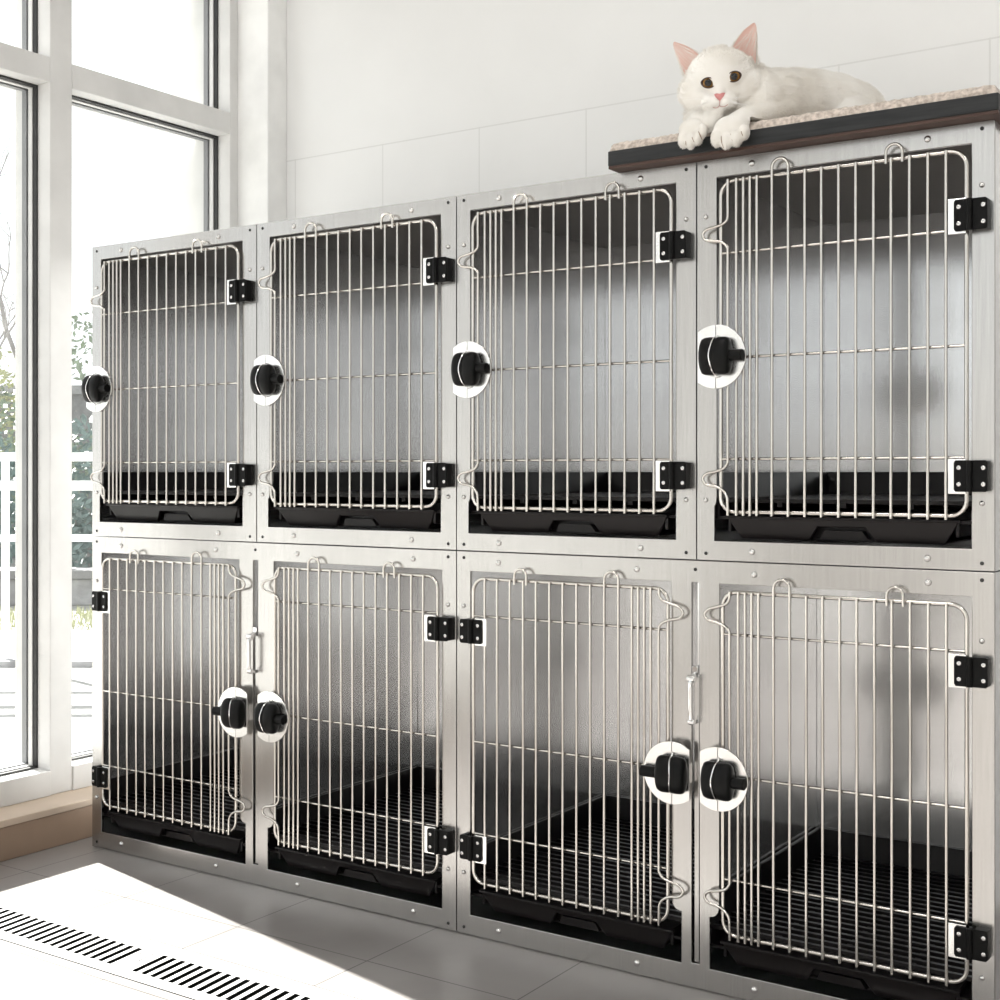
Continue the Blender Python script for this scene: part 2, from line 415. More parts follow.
BARS = [.0255, .0361, .0461, .0565, .0789, .1028, .1268, .1504, .1746, .1983, .2226, .2461, .2705, .2944, .3177]
DW = .3425
def make_door(root, xl, xh, zt, zb, zx, upper):
    """wire door: latch side at x = xl, hinge side at x = xh, top/bottom rail heights, three cross bars"""
    sg = 1 if xh > xl else -1
    s = abs(xh-xl)/DW
    def X(u): return xl+sg*u*(s if u > 0 else 1)
    W = DW
    # outer rail: rounded rectangle
    r = .020; rl = r/s
    x0, x1 = X(0), X(W)
    lo, hi = min(x0, x1), max(x0, x1)
    loop = arc(hi-r, zt-r, r, 0, 90, 6)+arc(lo+r, zt-r, r, 90, 180, 6)+arc(lo+r, zb+r, r, 180, 270, 6)+arc(hi-r, zb+r, r, 270, 360, 6)
    bm = bmesh.new(); tube(bm, [(x, Y_RAIL, z) for x, z in loop], R_RAIL, 10, True)
    door = finish(bm, 'door', M['wire'], root)
    b0, b1 = zb-.0050, zt+.0015
    for i, u in enumerate(BARS):
        if i in (4, 5): continue
        link('vertical_bar', bar_mesh(R_BAR, b1-b0), door, loc=(X(u), Y_BAR, b0))
    # two bars joined over the top rail into one long hook
    ua, ub = X(BARS[4]), X(BARS[5]); c = (ua+ub)/2; rr = abs(ub-ua)/2
    pts = [(min(ua, ub), Y_BAR, b0)]+[(x, Y_BAR, z) for x, z in arc(c, zt+.0215-rr, rr, 180, 0, 10)]+[(max(ua, ub), Y_BAR, b0)]
    bm = bmesh.new(); tube(bm, pts, R_BAR, 10); finish(bm, 'long_loop', M['wire'], door)
    ua, ub = X(.2395), X(.2615); c = (ua+ub)/2; rr = abs(ub-ua)/2
    pts = [(min(ua, ub), Y_BAR-.0012, zt-.006)]+[(x, Y_BAR-.0012, z) for x, z in arc(c, zt+.0190-rr, rr, 180, 0, 10)]+[(max(ua, ub), Y_BAR-.0012, zt-.006)]
    bm = bmesh.new(); tube(bm, pts, R_BAR*.95, 10); finish(bm, 'short_loop', M['wire'], door)
    # first bar carries the two stop bends that lie on the frame
    U = lambda u, z: (X(u) if u >= 0 else xl+sg*u, Y_BAR, z)
    if upper:
        top = [U(.0124, b1), U(.0124, b1-.030), U(.0124, zt-.052), U(.009, zt-.0585), U(.001, zt-.0625), U(-.012, zt-.065), U(-.022, zt-.0675),
               U(-.0265, zt-.0745), U(-.022, zt-.0815), U(-.012, zt-.084), U(.001, zt-.086), U(.009, zt-.091), U(.0124, zt-.098), U(.0124, zx[0]), U(.0124, zx[1]+.02), U(.0124, zx[1]-.02)]
    else:
        top = [U(.0124, b1), U(.0124, zt-.003), U(.011, zt-.011), U(.006, zt-.017), U(-.006, zt-.021), U(-.020, zt-.025),
               U(-.0265, zt-.033), U(-.021, zt-.041), U(-.008, zt-.044), U(.004, zt-.048), U(.011, zt-.054), U(.0124, zx[0]), U(.0124, zx[0]-.03), U(.0124, zx[1]+.02), U(.0124, zx[1]-.02)]
    bot = [U(.0124, zx[2]+.03), U(.0124, zx[2]), U(.0118, zx[2]-.006), U(.006, zx[2]-.0135), U(-.006, zx[2]-.0175), U(-.020, zx[2]-.0205),
           U(-.0265, zx[2]-.028), U(-.021, zx[2]-.0365), U(-.006, zx[2]-.0395), U(.004, zx[2]-.044), U(.011, zx[2]-.053), U(.0124, zb+.010), U(.0126, b0)]
    bm = bmesh.new(); tube(bm, catmull(top+bot, 4), R_BAR, 8); finish(bm, 'bent_bar', M['wire'], door)
    for z in zx:
        bm = bmesh.new(); tube(bm, [(X(.002), Y_RAIL, z), (X(W), Y_RAIL, z)], R_X, 8); finish(bm, 'cross_bar', M['wire'], door)
    return door

def make_hinge(root, xo, sg, z0, z1):
    """xo: edge of the opening on the hinge side; sg: +1 when the frame lies at larger x"""
    zc, hh = (z0+z1)/2, (z1-z0)/2
    bm = bmesh.new()
    if sg < 0: xo = xo+.014
    a, b = xo-sg*.0185, xo+sg*.0235
    lo, hi = min(a, b), max(a, b)
    prism(bm, [(lo, z0+.003), (lo+.002, z0), (hi-.002, z0), (hi, z0+.003), (hi, z1-.003), (hi-.002, z1), (lo+.002, z1), (lo, z1-.003)], [], -.0165, -.0125 if False else -.0135)
    # frame leaf reaches back to the frame
    c0, c1 = sorted((xo+sg*(.006 if sg > 0 else .016), xo+sg*.0230)); box(bm, c0, c1, -.0135, .0002, z0+.001, z1-.001)
    tube(bm, [(xo+sg*.0015, -.0168, z0), (xo+sg*.0015, -.0168, z1)], .0042, 12)
    h = finish(bm, 'hinge', M['hinge'], root, bevel=.0006)
    # bright leaf plate behind, fixed to the door wires
    bm = bmesh.new(); p0, p1 = sorted((xo-sg*.0265, xo-sg*.004)); box(bm, p0, p1, -.0133, -.0118, z0-.003, z1+.002)
    finish(bm, 'leaf_plate', M['plate'], h, smooth=False, bevel=.0005)
    for dx in (-.012, .0185):
        for dz in (-.5, .5):
            bm = bmesh.new(); lathe(bm, [(.0028, .001), (.0028, -.0006), (.0022, -.0010), (.0011, -.0010), (.0009, -.0002)], (0, 0, 0), 'y', 12)
            finish(bm, 'screw', M['rivet'], h, loc=(xo+sg*dx, -.0165, zc+dz*hh*1.05))

def make_latch(root, xc, sg, z):
    """round steel plate split along the opening edge, black barrel knob and a pin pointing into the door"""
    R = .0455; cut = .028
    ac = math.degrees(math.acos(cut/R))
    pts = [(R*math.cos(math.radians(a)), R*math.sin(math.radians(a))) for a in [180-ac-360*0+0-i*(360-2*ac)/40 for i in range(41)]]
    # rounded corners of the flat side come from the bevel
    left = [(x, zz) for x, zz in pts if x <= -.0004]; right = [(x, zz) for x, zz in pts if x >= .0004]
    up = sorted([p for p in left if p[1] > 0], key=lambda p: p[0]); dn = sorted([p for p in left if p[1] <= 0], key=lambda p: -p[0])
    lp = up+[(-.0006, R)]+[(-.0006, -R)]+dn
    rp = [(.0006, R)]+sorted([p for p in right], key=lambda p: -p[1])+[(.0006, -R)]
    f = lambda q: [(xc+sg*x, z+zz) for x, zz in q]
    bm = bmesh.new(); prism(bm, f(lp), [], -.0185, -.0155); prism(bm, f(rp), [], -.0185, -.0155)
    # stub that carries the plate on the frame
    s0, s1 = sorted((xc-sg*.024, xc-sg*.006)); box(bm, s0, s1, -.0155, .0002, z-.014, z+.014)
    lt = finish(bm, 'latch', M['plate'], root, bevel=.0006)
    # black barrel: axis along x, flattened, two rolls with a groove between
    prof = [(.010, -.0250), (.020, -.0246), (.0250, -.0222), (.0268, -.017), (.0272, -.010), (.0268, -.003), (.0252, -.0008), (.0252, .0004), (.0268, .003), (.0272, .012), (.0266, .017), (.0245, .0212), (.018, .0234), (.010, .0238)]
    bm = bmesh.new(); lathe(bm, [(r, h*sg*.93) for r, h in prof], (0, 0, 0), 'x', 32)
    for v in bm.verts:
        a = abs(v.co.z)/.0272
        v.co.y *= .52
    finish(bm, 'latch_knob', M['black'], lt, angle=60, loc=(xc+(.0050 if sg > 0 else .0030), -.0275, z))
    bm = bmesh.new(); tube(bm, [(sg*.018, 0, 0), (sg*.0450, 0, 0)], .0083, 16)
    finish(bm, 'latch_pin', M['black'], lt, loc=(xc, -.0270, z), bevel=.0008)
    # bright wire lying over the barrel in the gap of the plate
    P = [(0, -.0188, .0300), (0, -.0250, .0285), (-.001, -.0355, .0225), (-.0030, -.0410, .010), (-.0040, -.0425, 0), (-.0030, -.0410, -.010), (-.001, -.0355, -.0225), (0, -.0250, -.0285), (0, -.0188, -.0300)]
    bm = bmesh.new(); tube(bm, catmull([(xc+sg*x+.0040*min(1, (-.0188-y)/.006), y, z+zz) for x, y, zz in P], 4), .0009, 6); finish(bm, 'split_wire', M['chrome'], lt)

def make_tray(root, x0, x1, z0, z1, yb, ya=.006):
    """pull-out tray seen under the door: front face an upside-down trapezoid with a handle recess"""
    w = x1-x0
    xa, xb = x0+.017, x1-.018; xc, xd = xa+.018, xb-.020
    m0, m1 = x0+w*.389, x0+w*.635
    zt, zbm = z1, z0
    hz = zbm+(zt-zbm)*.66
    # front panel with cut-out (front face tilted: top edge stands forward)
    bm = bmesh.new()
    poly = [(xa, zt), (xc, zbm), (m0-.004, zbm), (m0+.010, hz), (m1-.012, hz), (m1+.002, zbm), (xd, zbm), (xb, zt)]
    prism(bm, poly, [], 0, .006)
    for v in bm.verts: v.co.y += (zt-v.co.z)*.35
    # lip along the top edge, floor and sides behind
    box(bm, xa-.002, xb+.002, -.004, .006, zt-.001, zt+.003)
    box(bm, xc, xd, .02, yb, zbm, zbm+.004)
    box(bm, xa, xa+.005, .004, yb, zbm+.01, zt+.003); box(bm, xb-.005, xb, .004, yb, zbm+.01, zt+.003)
    box(bm, xa, xb, yb-.006, yb, zbm, zt+.003)
    t = finish(bm, 'tray', M['tray'], root, bevel=.0012, loc=(0, ya, 0))
    bm = bmesh.new(); box(bm, m0-.006, m1+.004, .024, .028, zbm, hz+.006)
    prism(bm, [(m0+.010, zbm+.003), (m0+.016, hz-.005), (m1-.018, hz-.005), (m1-.010, zbm+.003)], [], .012, .024)
    finish(bm, 'tray_handle', M['tray'], t, bevel=.001)

def make_grid(root, x0, x1, y0, y1, zf, zr):
    """black slatted floor with a raised rim on the left, right and back"""
    bm = bmesh.new()
    # rim: back, left, right (a little thicker at the foot)
    def rim(a, b, c, d):  # wall from point a to b, inner foot c..d
        pass
    t = .006; fl = .010
    prof_b = [(y1, zf-.03), (y1, zr), (y1-t, zr), (y1-t-fl, zf-.005), (y1-t-fl, zf-.03)]
    vs = [[bm.verts.new((x, y, z)) for y, z in prof_b] for x in (x0, x1)]
    n = len(prof_b)
    for i in range(n): bm.faces.new((vs[0][i], vs[0][(i+1) % n], vs[1][(i+1) % n], vs[1][i]))
    bm.faces.new(vs[0]); bm.faces.new(vs[1][::-1])
    for sx, xx in ((1, x0), (-1, x1)):
        prof = [(xx, zf-.03), (xx, zr), (xx+sx*t, zr), (xx+sx*(t+fl), zf-.005), (xx+sx*(t+fl), zf-.03)]
        vs = [[bm.verts.new((x, y, z)) for x, z in prof] for y in (y0, y1-t)]
        for i in range(n): bm.faces.new((vs[0][i], vs[0][(i+1) % n], vs[1][(i+1) % n], vs[1][i]))
        bm.faces.new(vs[0]); bm.faces.new(vs[1][::-1])
    g = finish(bm, 'floor_grid', M['tray'], root, smooth=False, bevel=.0015)
    bm = bmesh.new()
    xa, xb = x0+t+fl-.002, x1-t-fl+.002
    y = y0+.006
    while y < y1-t-fl-.004:
        box(bm, xa, xb, y, y+.0080, zf-.006, zf); y += .0215
    for k in range(1, 4):
        xx = xa+(xb-xa)*k/4; box(bm, xx-.004, xx+.004, y0+.004, y1-t-fl, zf-.012, zf-.004)
    finish(bm, 'slats', M['tray'], g, smooth=False, bevel=.0008)
    bm = bmesh.new(); box(bm, x0+.004, x1-.004, y0, y1-t-.004, zf-.030, zf-.026); finish(bm, 'pan', M['tray'], g, smooth=False)

def shell(root, x0, x1, z0, z1, tl=.004):
    bm = bmesh.new(); g = .0012; t = .004
    box(bm, x0+g, x0+g+tl, .006, DEPTH, z0, z1)
    box(bm, x1-g-t, x1-g, .006, DEPTH, z0, z1)
    box(bm, x0+g+tl, x1-g-t, .006, DEPTH, z1-.018, z1)
    box(bm, x0+g+tl, x1-g-t, .006, DEPTH, z0, z0+.006)
    box(bm, x0+g+tl, x1-g-t, DEPTH-.018, DEPTH, z0+.006, z1-.018)
    o = finish(bm, 'body', M['steel_in'], root, smooth=False, bevel=.0006)
    bm = bmesh.new(); box(bm, x0+g+tl+.0005, x1-g-t-.0005, .0065, DEPTH-.0185, z1-.0195, z1-.0182); finish(bm, 'ceiling_shade', M['cage_shade'], o, smooth=False)  # dark sheet painting in the shade below the steel roof
    return o

def frame(root, x0, x1, z0, z1, holes):
    bm = bmesh.new(); g = .0009
    prism(bm, [(x0+g, z0), (x1-g, z0), (x1-g, z1), (x0+g, z1)], holes, 0, .006)
    return finish(bm, 'front_frame', M['steel'], root, smooth=False, bevel=.0007)

def opening(xl, xh, z0, z1, notch, zn):
    """hole outline; latch side xl widens by notch below height zn with a soft shoulder"""
    sg = 1 if xh > xl else -1
    pts = [(xh, z0), (xh, z1), (xl, z1), (xl, zn+.012)]
    for t in (0, .25, .5, .75, 1):
        # quarter curve that flares outwards
        pts.append((xl-sg*notch*(1-math.cos(t*PI/2)), zn+.012-.016*math.sin(t*PI/2)))
    pts.append((xl-sg*notch, z0))
    # drop duplicates
    out = []
    for p in pts:
        if not out or (abs(p[0]-out[-1][0])+abs(p[1]-out[-1][1])) > 1e-5: out.append(p)
    return out

# --- upper row
UP = [(.0270, .4175), (.4850, .8680), (.9270, 1.2955), (1.3600, 1.7172)]
UPL = ['leftmost cage of the upper row, beside the window post',
       'upper row steel cage second from the window',
       'upper row steel cage third from the window, under the left end of the board',
       'rightmost cage of the upper row, directly under the white cat']
for i in range(4):
    x0, x1 = XS[i], XS[i+1]; xl, xh = UP[i]
    c = thing('pet_cage', UPL[i], 'cage', (0, 0, 0), 'single cages of the upper row')
    z0, z1 = ZSEAM+.0008, H
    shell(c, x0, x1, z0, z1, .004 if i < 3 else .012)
    fr = frame(c, x0, x1, z0, z1, [opening(xl, xh, .6508, 1.1735, .0035, .705)])
    xm0, xm1 = xl+.1525*(xh-xl), xl+.842*(xh-xl)
    for x in (xm0, xm1): rivet(fr, x, 1.1865); rivet(fr, x, .6368)
    for x in (x0+.0150, x1-.0165):
        rivet(fr, x, 1.1905, dark=True); rivet(fr, x, .6325, dark=True)
        rivet(fr, x, 1.118, .0036); rivet(fr, x, .7095, .0036)
    make_door(c, xl+.0095, xh-.0052, 1.1645, .6930, (1.062, .9127, .7683), True)
    make_hinge(c, xh, 1, 1.0590, 1.0995); make_hinge(c, xh, 1, .7245, .7648)
    make_latch(c, xl+.0070, 1, .9140)
    make_tray(c, xl-.0035, xh, .6545, .6845, .46)
    make_grid(c, x0+.006 if i < 3 else x0+.0145, x1-.0065, .012, .480, .712, .750)

# --- lower row: two double-width cages, each with a divider
LO = [((.4245-.0155, .0290), (.4949, .8705), .4500, 0), ((1.2882, .9270), (1.3640, 1.7175), 1.3268, 2)]
LOL = ['wide lower steel cage standing next to the window wall, with two wire doors',
       'wide lower steel cage at the right end of the bank, with two wire doors']
for (dl, dr_, xs, i), lab in zip(LO, LOL):
    x0, x1 = XS[i], XS[i+2]
    c = thing('double_pet_cage', lab, 'cage', (0, 0, 0), 'double cages of the lower row')
    z0, z1 = 0.001, ZSEAM-.0008
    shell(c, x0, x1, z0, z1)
    slot = [(xs-.0065, .037), (xs+.0065, .037), (xs+.0065, .590), (xs-.0065, .590)]
    fr = frame(c, x0, x1, z0, z1, [opening(dl[0], dl[1], .0335, .5895, .0160, .112), opening(dr_[0], dr_[1], .0335, .5895, .0150, .112), slot])
    for a, b in (dl, dr_):
        lo, hi = min(a, b), max(a, b)
        for k in (.1525, .842):
            rivet(fr, lo+k*(hi-lo), .6050); rivet(fr, lo+k*(hi-lo), .0180)
    xmid = XS[i+1]
    for x in (x0+.0150, x1-.0165):
        rivet(fr, x, .6110, dark=True); rivet(fr, x, .0120, dark=True)
        rivet(fr, x, .5330, .0036); rivet(fr, x, .1010, .0036)
    rivet(fr, xs, .6085, dark=True)
    for (a, b) in (dl, dr_):
        sg = 1 if b > a else -1
        make_door(c, a+sg*.0085+(0 if sg > 0 else .0055), b-sg*.0050+(0 if sg > 0 else .0055), .5785, .0900, (.5185, .3165, .1690), False)
        make_hinge(c, b, sg, .4750, .5135); make_hinge(c, b, sg, .1275, .1665)
        make_latch(c, a+(.0062 if sg > 0 else .0095), sg, .3130)
        lo, hi = min(a, b), max(a, b)
        lo2, hi2 = (a-.015, b) if sg > 0 else (b, a+.016)
        make_tray(c, lo2, hi2, .0420, .0730, .46)
    make_grid(c, x0+.006, xs-.004, .012, .480, .092, .130)
    make_grid(c, xs+.004, x1-.0065, .012, .480, .092, .130)
    # divider: a steel sheet with a bright front edge lying in the slot, and a pull handle
    bm = bmesh.new(); box(bm, xs-.0015, xs+.0015, .010, .480, .0365, .600)
    dv = finish(bm, 'divider', M['steel_in'], c, smooth=False)
    bm = bmesh.new(); box(bm, xs-.0038, xs+.0038, .0035, .0098, .038, .452); finish(bm, 'divider_edge', M['steel'], dv, smooth=False, bevel=.0008)
    bm = bmesh.new()
    tube(bm, catmull([(xs, .004, .4560), (xs, -.008, .4555), (xs, -.0155, .4480), (xs, -.0160, .4250), (xs, -.0155, .3960), (xs, -.008, .3885), (xs, .004, .3880)], 5), .0036, 10)
    lathe(bm, [(.0052, -.006), (.0058, 0), (.0052, .006)], (xs, -.0135, .4520), 'x', 12)
    lathe(bm, [(.0045, -.005), (.0050, 0), (.0045, .005)], (xs, -.0130, .3895), 'x', 12)
    box(bm, xs-.0045, xs+.0045, -.002, .004, .4590, .4680)
    finish(bm, 'divider_handle', M['chrome'], dv, bevel=.0006)

# ------------------------------------------------------------------ perch board with fleece
pb = thing('perch_board', 'dark board with a beige fleece top lying on the right upper cages under the cat', 'board', (1.477, .2, 1.2005))
bm = bmesh.new(); box(bm, 1.197, 1.757, -.028, .460, 1.2045, 1.2265); o = finish(bm, 'board_panel', M['board'], pb, bevel=.0012); rel(o, pb)
bm = bmesh.new(); box(bm, 1.1975, 1.7565, -.0265, .459, 1.2005, 1.2045); o = finish(bm, 'board_underside', M['board_under'], pb, smooth=False); rel(o, pb)
# fleece: a rounded slab with a bobbled surface
bm = bmesh.new()
nx, ny = 220, 150
X0, X1, Y0, Y1 = 1.199, 1.755, -.0265, .455
rnd = random.Random(3)
def fleece_z(x, y):
    d = min(x-X0, X1-x, y-Y0, Y1-y)
    return 1.2268+.0130*math.sqrt(max(0, 1-(1-min(d/.010, 1))**2))
grid = []
for j in range(ny+1):
    row = []
    for i in range(nx+1):
        x = X0+(X1-X0)*i/nx
        tj = j/ny; y = Y0+(Y1-Y0)*(tj**1.5)
        n = mathutils.noise.noise(Vector((x*190, y*190, 0)))*.0016+mathutils.noise.noise(Vector((x*420, y*420, 5)))*.0010
        edge = (i in (0, nx)) or (j in (0, ny))
        dx = mathutils.noise.noise(Vector((x*200, y*200, 9)))*.0010
        row.append(bm.verts.new((x, y+(dx if not edge else dx), fleece_z(x, y)+(0 if edge else n))))
    grid.append(row)
for j in range(ny):
    for i in range(nx):
        bm.faces.new((grid[j][i], grid[j][i+1], grid[j+1][i+1], grid[j+1][i]))
bnd = [grid[0][i] for i in range(nx+1)]+[grid[j][nx] for j in range(1, ny+1)]+[grid[ny][i] for i in range(nx-1, -1, -1)]+[grid[j][0] for j in range(ny-1, 0, -1)]
low = [bm.verts.new((v.co.x, v.co.y, 1.2264)) for v in bnd]
for i in range(len(bnd)):
    k = (i+1) % len(bnd); bm.faces.new((bnd[i], low[i], low[k], bnd[k]))
bm.faces.new(low[::-1])
o = finish(bm, 'fleece_pad', M['fleece'], pb, angle=80); rel(o, pb)

#<CAT>
# ------------------------------------------------------------------ cat
from mathutils.bvhtree import BVHTree
import numpy as np
rng = np.random.default_rng(5)
def Wp(x, y, Y):
    """the point at depth Y on the line of sight used for the modelling sketch"""
    f = Vector((-math.sin(YAW), math.cos(YAW), 0)); r = Vector((math.cos(YAW), math.sin(YAW), 0))
    dd = f*F_PX+r*(x-500)+Vector((0, 0, 1))*(500+SHY-y)
    return CAM+dd*((Y-CAM.y)/dd.y)
HC = Wp(720, 84, -.005)                       # middle of the head
KF = (CAM-HC).normalized(); KR = Vector((0, 0, 1)).cross(KF).normalized(); KU = KF.cross(KR).normalized()
S = .00143                                     # one modelling unit in metres
def K(x, y, d=0): return HC+KR*((x-720)*S)+KU*((84-y)*S)+KF*(d*S)
ROT = Matrix((KR, KU, KF)).transposed()        # columns right, up, towards the viewer
def ell(bm, c, r, rot=ROT, roll=0, seg=20):
    m = Matrix.Translation(c) @ (rot @ Matrix.Rotation(math.radians(roll), 3, 'Z')).to_4x4() @ Matrix.Diagonal((r[0], r[1], r[2], 1))
    bmesh.ops.create_uvsphere(bm, u_segments=seg, v_segments=seg//2+2, radius=1, matrix=m)
def hell(bm, x, y, d, rx, ry, rd, roll=0): ell(bm, K(x, y, d), (rx*S, ry*S, rd*S), ROT, roll)
def caps(bm, pts):
    for (a, ra), (b, rb) in zip(pts, pts[1:]):
        for i in range(7):
            t = i/6; ell(bm, a.lerp(b, t), (ra+(rb-ra)*t,)*3, seg=14)
I3 = Matrix.Identity(3)

bm = bmesh.new()
hell(bm, 721, 78, 0, 34.5, 29.5, 32)
hell(bm, 701, 91, 4, 21.5, 19, 22); hell(bm, 741, 89, 4, 23, 21, 22)
hell(bm, 719, 100, 8, 22, 13, 20)
hell(bm, 712, 100.5, 23.5, 10, 8, 9.5); hell(bm, 726, 99.5, 23.5, 10.5, 8, 9.5); hell(bm, 719, 98, 20, 17, 11, 9)
hell(bm, 718, 108, 21, 8, 5.5, 8)
hell(bm, 720, 88, 23, 7.5, 13, 9, 8); hell(bm, 720.5, 66, 15, 24, 15, 14)
hell(bm, 706, 93, 18, 10, 8, 10); hell(bm, 734, 90, 18, 10, 8, 10)
# neck, chest, trunk
hell(bm, 715, 118, -8, 32, 25, 26); hell(bm, 752, 90, -28, 27, 25, 28); hell(bm, 742, 108, -14, 36, 26, 26)
hell(bm, 770, 100, -26, 34, 26, 30)
for bx, by, bz, rx, ry, rz in ((1.405, .045, 1.280, .052, .056, .050), (1.420, .075, 1.284, .058, .060, .0535), (1.434, .105, 1.287, .063, .065, .0555), (1.448, .135, 1.2885, .067, .068, .0570),
                               (1.462, .160, 1.2875, .069, .070, .0570), (1.474, .185, 1.284, .070, .070, .0560), (1.497, .155, 1.266, .050, .058, .040)):
    ell(bm, Vector((bx, by, bz)), (rx, ry, rz), I3)
# forelegs and paws lying over the edge of the board
caps(bm, [(Wp(786, 107, .040), .0150), (Wp(765, 112, .012), .0165), (Wp(748, 118, -.012), .0175), (Wp(736, 126, -.032), .0185)])
caps(bm, [(Wp(706, 116, .000), .0180), (Wp(697, 126, -.026), .0175)])
caps(bm, [(Wp(716, 119, -.004), .021), (Wp(713, 126, -.012), .017)])
caps(bm, [(Wp(714, 119, -.020), .0165), (Wp(710, 125, -.026), .0140)])
PAW = ((731.5, 131, 18.5, 15), (692.5, 132, 14.5, 13))
for px, py, rx, ry in PAW: ell(bm, Wp(px, py-1.5, -.040), (rx*S*.96, ry*S*.92, .0125))
for px, py, rx, ry in ((717, 138, 7, 9.5), (726.5, 141.5, 6.8, 8.2), (736.5, 138.5, 6.8, 8.2), (744.5, 132, 6, 8),
                       (683.5, 140, 6.3, 8.6), (690.8, 142, 5.6, 7.6), (698, 137.5, 5.6, 8), (703, 130.5, 5, 7.5)):
    ell(bm, Wp(px, py, -.0485), (rx*S*.93, ry*S, .0112), seg=16)

# ears: concave shells
EARS = [([(706, 60), (699, 51.5), (688, 45), (678.5, 42), (675.5, 41.3)], [(684, 78), (679, 66), (675, 54), (673.4, 46), (674.2, 41.8)]),
        ([(725, 59), (731.5, 45.5), (741, 34), (749, 28.8), (752.6, 27.2)], [(758.5, 68), (758, 55), (757.6, 42), (756.2, 32), (754, 27.6)])]
def ear_curve(P, n=14): return [Vector((p.x, p.y, 0)) for p in catmull([Vector((x, y, 0)) for x, y in P], n)]
def ear_mesh(bm, ear, inner=False):
    A, B = ear_curve(ear[0]), ear_curve(ear[1]); n = len(A)-1; ns = 12
    rings = []
    for i in range(n+1):
        t = i/n
        a, b = A[i], B[i]; mid = (a+b)/2; hw = (b-a)/2
        base = -6+2*t; c = 7*(1-t)+1.0; th = 2.6*(1-.45*t)
        ring = []
        if inner:
            for k in range(ns+1):
                s = -.80+1.60*k/ns
                p = mid+hw*s; ring.append(bm.verts.new(K(p.x, p.y, base-c*(1-s*s)+th*math.sqrt(1-s*s)+.9)))
        else:
            for k in range(ns*2):
                if k <= ns: s = -1+2*k/ns; side = 1
                else: s = 1-2*(k-ns)/ns; side = -1
                p = mid+hw*s
                ring.append(bm.verts.new(K(p.x, p.y, base-c*(1-s*s)+side*th*math.sqrt(max(0, 1-s*s)))))
        rings.append(ring)
    if inner:
        for a, b in zip(rings[2:-1], rings[3:-1]):
            for k in range(ns): bm.faces.new((a[k], a[k+1], b[k+1], b[k]))
    else:
        m = ns*2
        for a, b in zip(rings, rings[1:]):
            for k in range(m): bm.faces.new((a[k], a[(k+1) % m], b[(k+1) % m], b[k]))
        bm.faces.new(rings[0][::-1]); bm.faces.new(rings[-1])
for e in EARS: ear_mesh(bm, e)
me = bpy.data.meshes.new('cat_raw'); bmesh.ops.recalc_face_normals(bm, faces=bm.faces); bm.to_mesh(me); bm.free()
tmp = bpy.data.objects.new('cat_raw', me); COL.objects.link(tmp)
rm = tmp.modifiers.new('r', 'REMESH'); rm.mode = 'VOXEL'; rm.voxel_size = .0016
sm = tmp.modifiers.new('s', 'SMOOTH'); sm.factor = .5; sm.iterations = 5
dg = bpy.context.evaluated_depsgraph_get()
cm = bpy.data.meshes.new_from_object(tmp.evaluated_get(dg)); bpy.data.objects.remove(tmp)
EY, EZ, PY, PZ = -.0306, 1.2444, .030, 1.198
def rest(y, z):
    """keep the coat outside the board: slide a point out to its top or its front edge"""
    if z >= EZ or y <= EY: return y, z
    if y >= PY or z <= PZ: return (y, EZ) if y >= PY else (EY, z)
    ty = (PY-EY)/max(1e-6, PY-y); tz = (EZ-PZ)/max(1e-6, z-PZ); t = min(ty, tz)
    return PY-(PY-y)*t, PZ+(z-PZ)*t
for q in cm.vertices: q.co.y, q.co.z = rest(q.co.y, q.co.z)
cm.name = 'cat'; cm.materials.clear(); cm.materials.append(M['fur'])
cm.polygons.foreach_set('use_smooth', [True]*len(cm.polygons))
cat = bpy.data.objects.new('cat', cm); COL.objects.link(cat)
tag(cat, 'white cat with amber eyes lying on the fleece, paws hanging over the board edge', 'cat')
vs = [v.co.copy() for v in cm.vertices]; ps = [tuple(p.vertices) for p in cm.polygons]
bvh = BVHTree.FromPolygons(vs, ps)
def surf(x, y, lift=0):
    """point of the cat's front surface at sketch position x, y"""
    o = K(x, y, 80); h = bvh.ray_cast(o, -KF)
    return (h[0]+KF*(lift*S)) if h[0] is not None else K(x, y, 20)
# inner ears
bm = bmesh.new()
finish_ear = []
for e in EARS:
    bm = bmesh.new(); ear_mesh(bm, e, True); finish(bm, 'inner_ear', M['pink'], cat, angle=80)
# long pale hairs inside the ears
rt = random.Random(4)
for e, lean in zip(EARS, (1, -1)):
    A_, B_ = ear_curve(e[0]), ear_curve(e[1]); bm = bmesh.new()
    for k in range(46):
        t0 = rt.uniform(.02, .42); q = rt.uniform(.12, .9); a, b = A_[int(t0*len(A_))], B_[int(t0*len(B_))]
        st = a.lerp(b, q); t1 = min(.93, t0+rt.uniform(.25, .5)); i1 = int(t1*(len(A_)-1)); en = A_[i1].lerp(B_[i1], min(.9, max(.1, q+rt.uniform(.05, .4))))
        d0 = -2-7*(1-t0)*(1-(2*q-1)**2)*.6
        tube(bm, catmull([K(st.x, st.y, d0+2), K((st.x*.5+en.x*.5), (st.y*.5+en.y*.5), d0+4.5), K(en.x, en.y, d0*.4+3.2)], 4), .00024, 4, taper=[1-.1*i for i in range(9)])
    finish(bm, 'ear_hair', M['fur'], cat, angle=80)
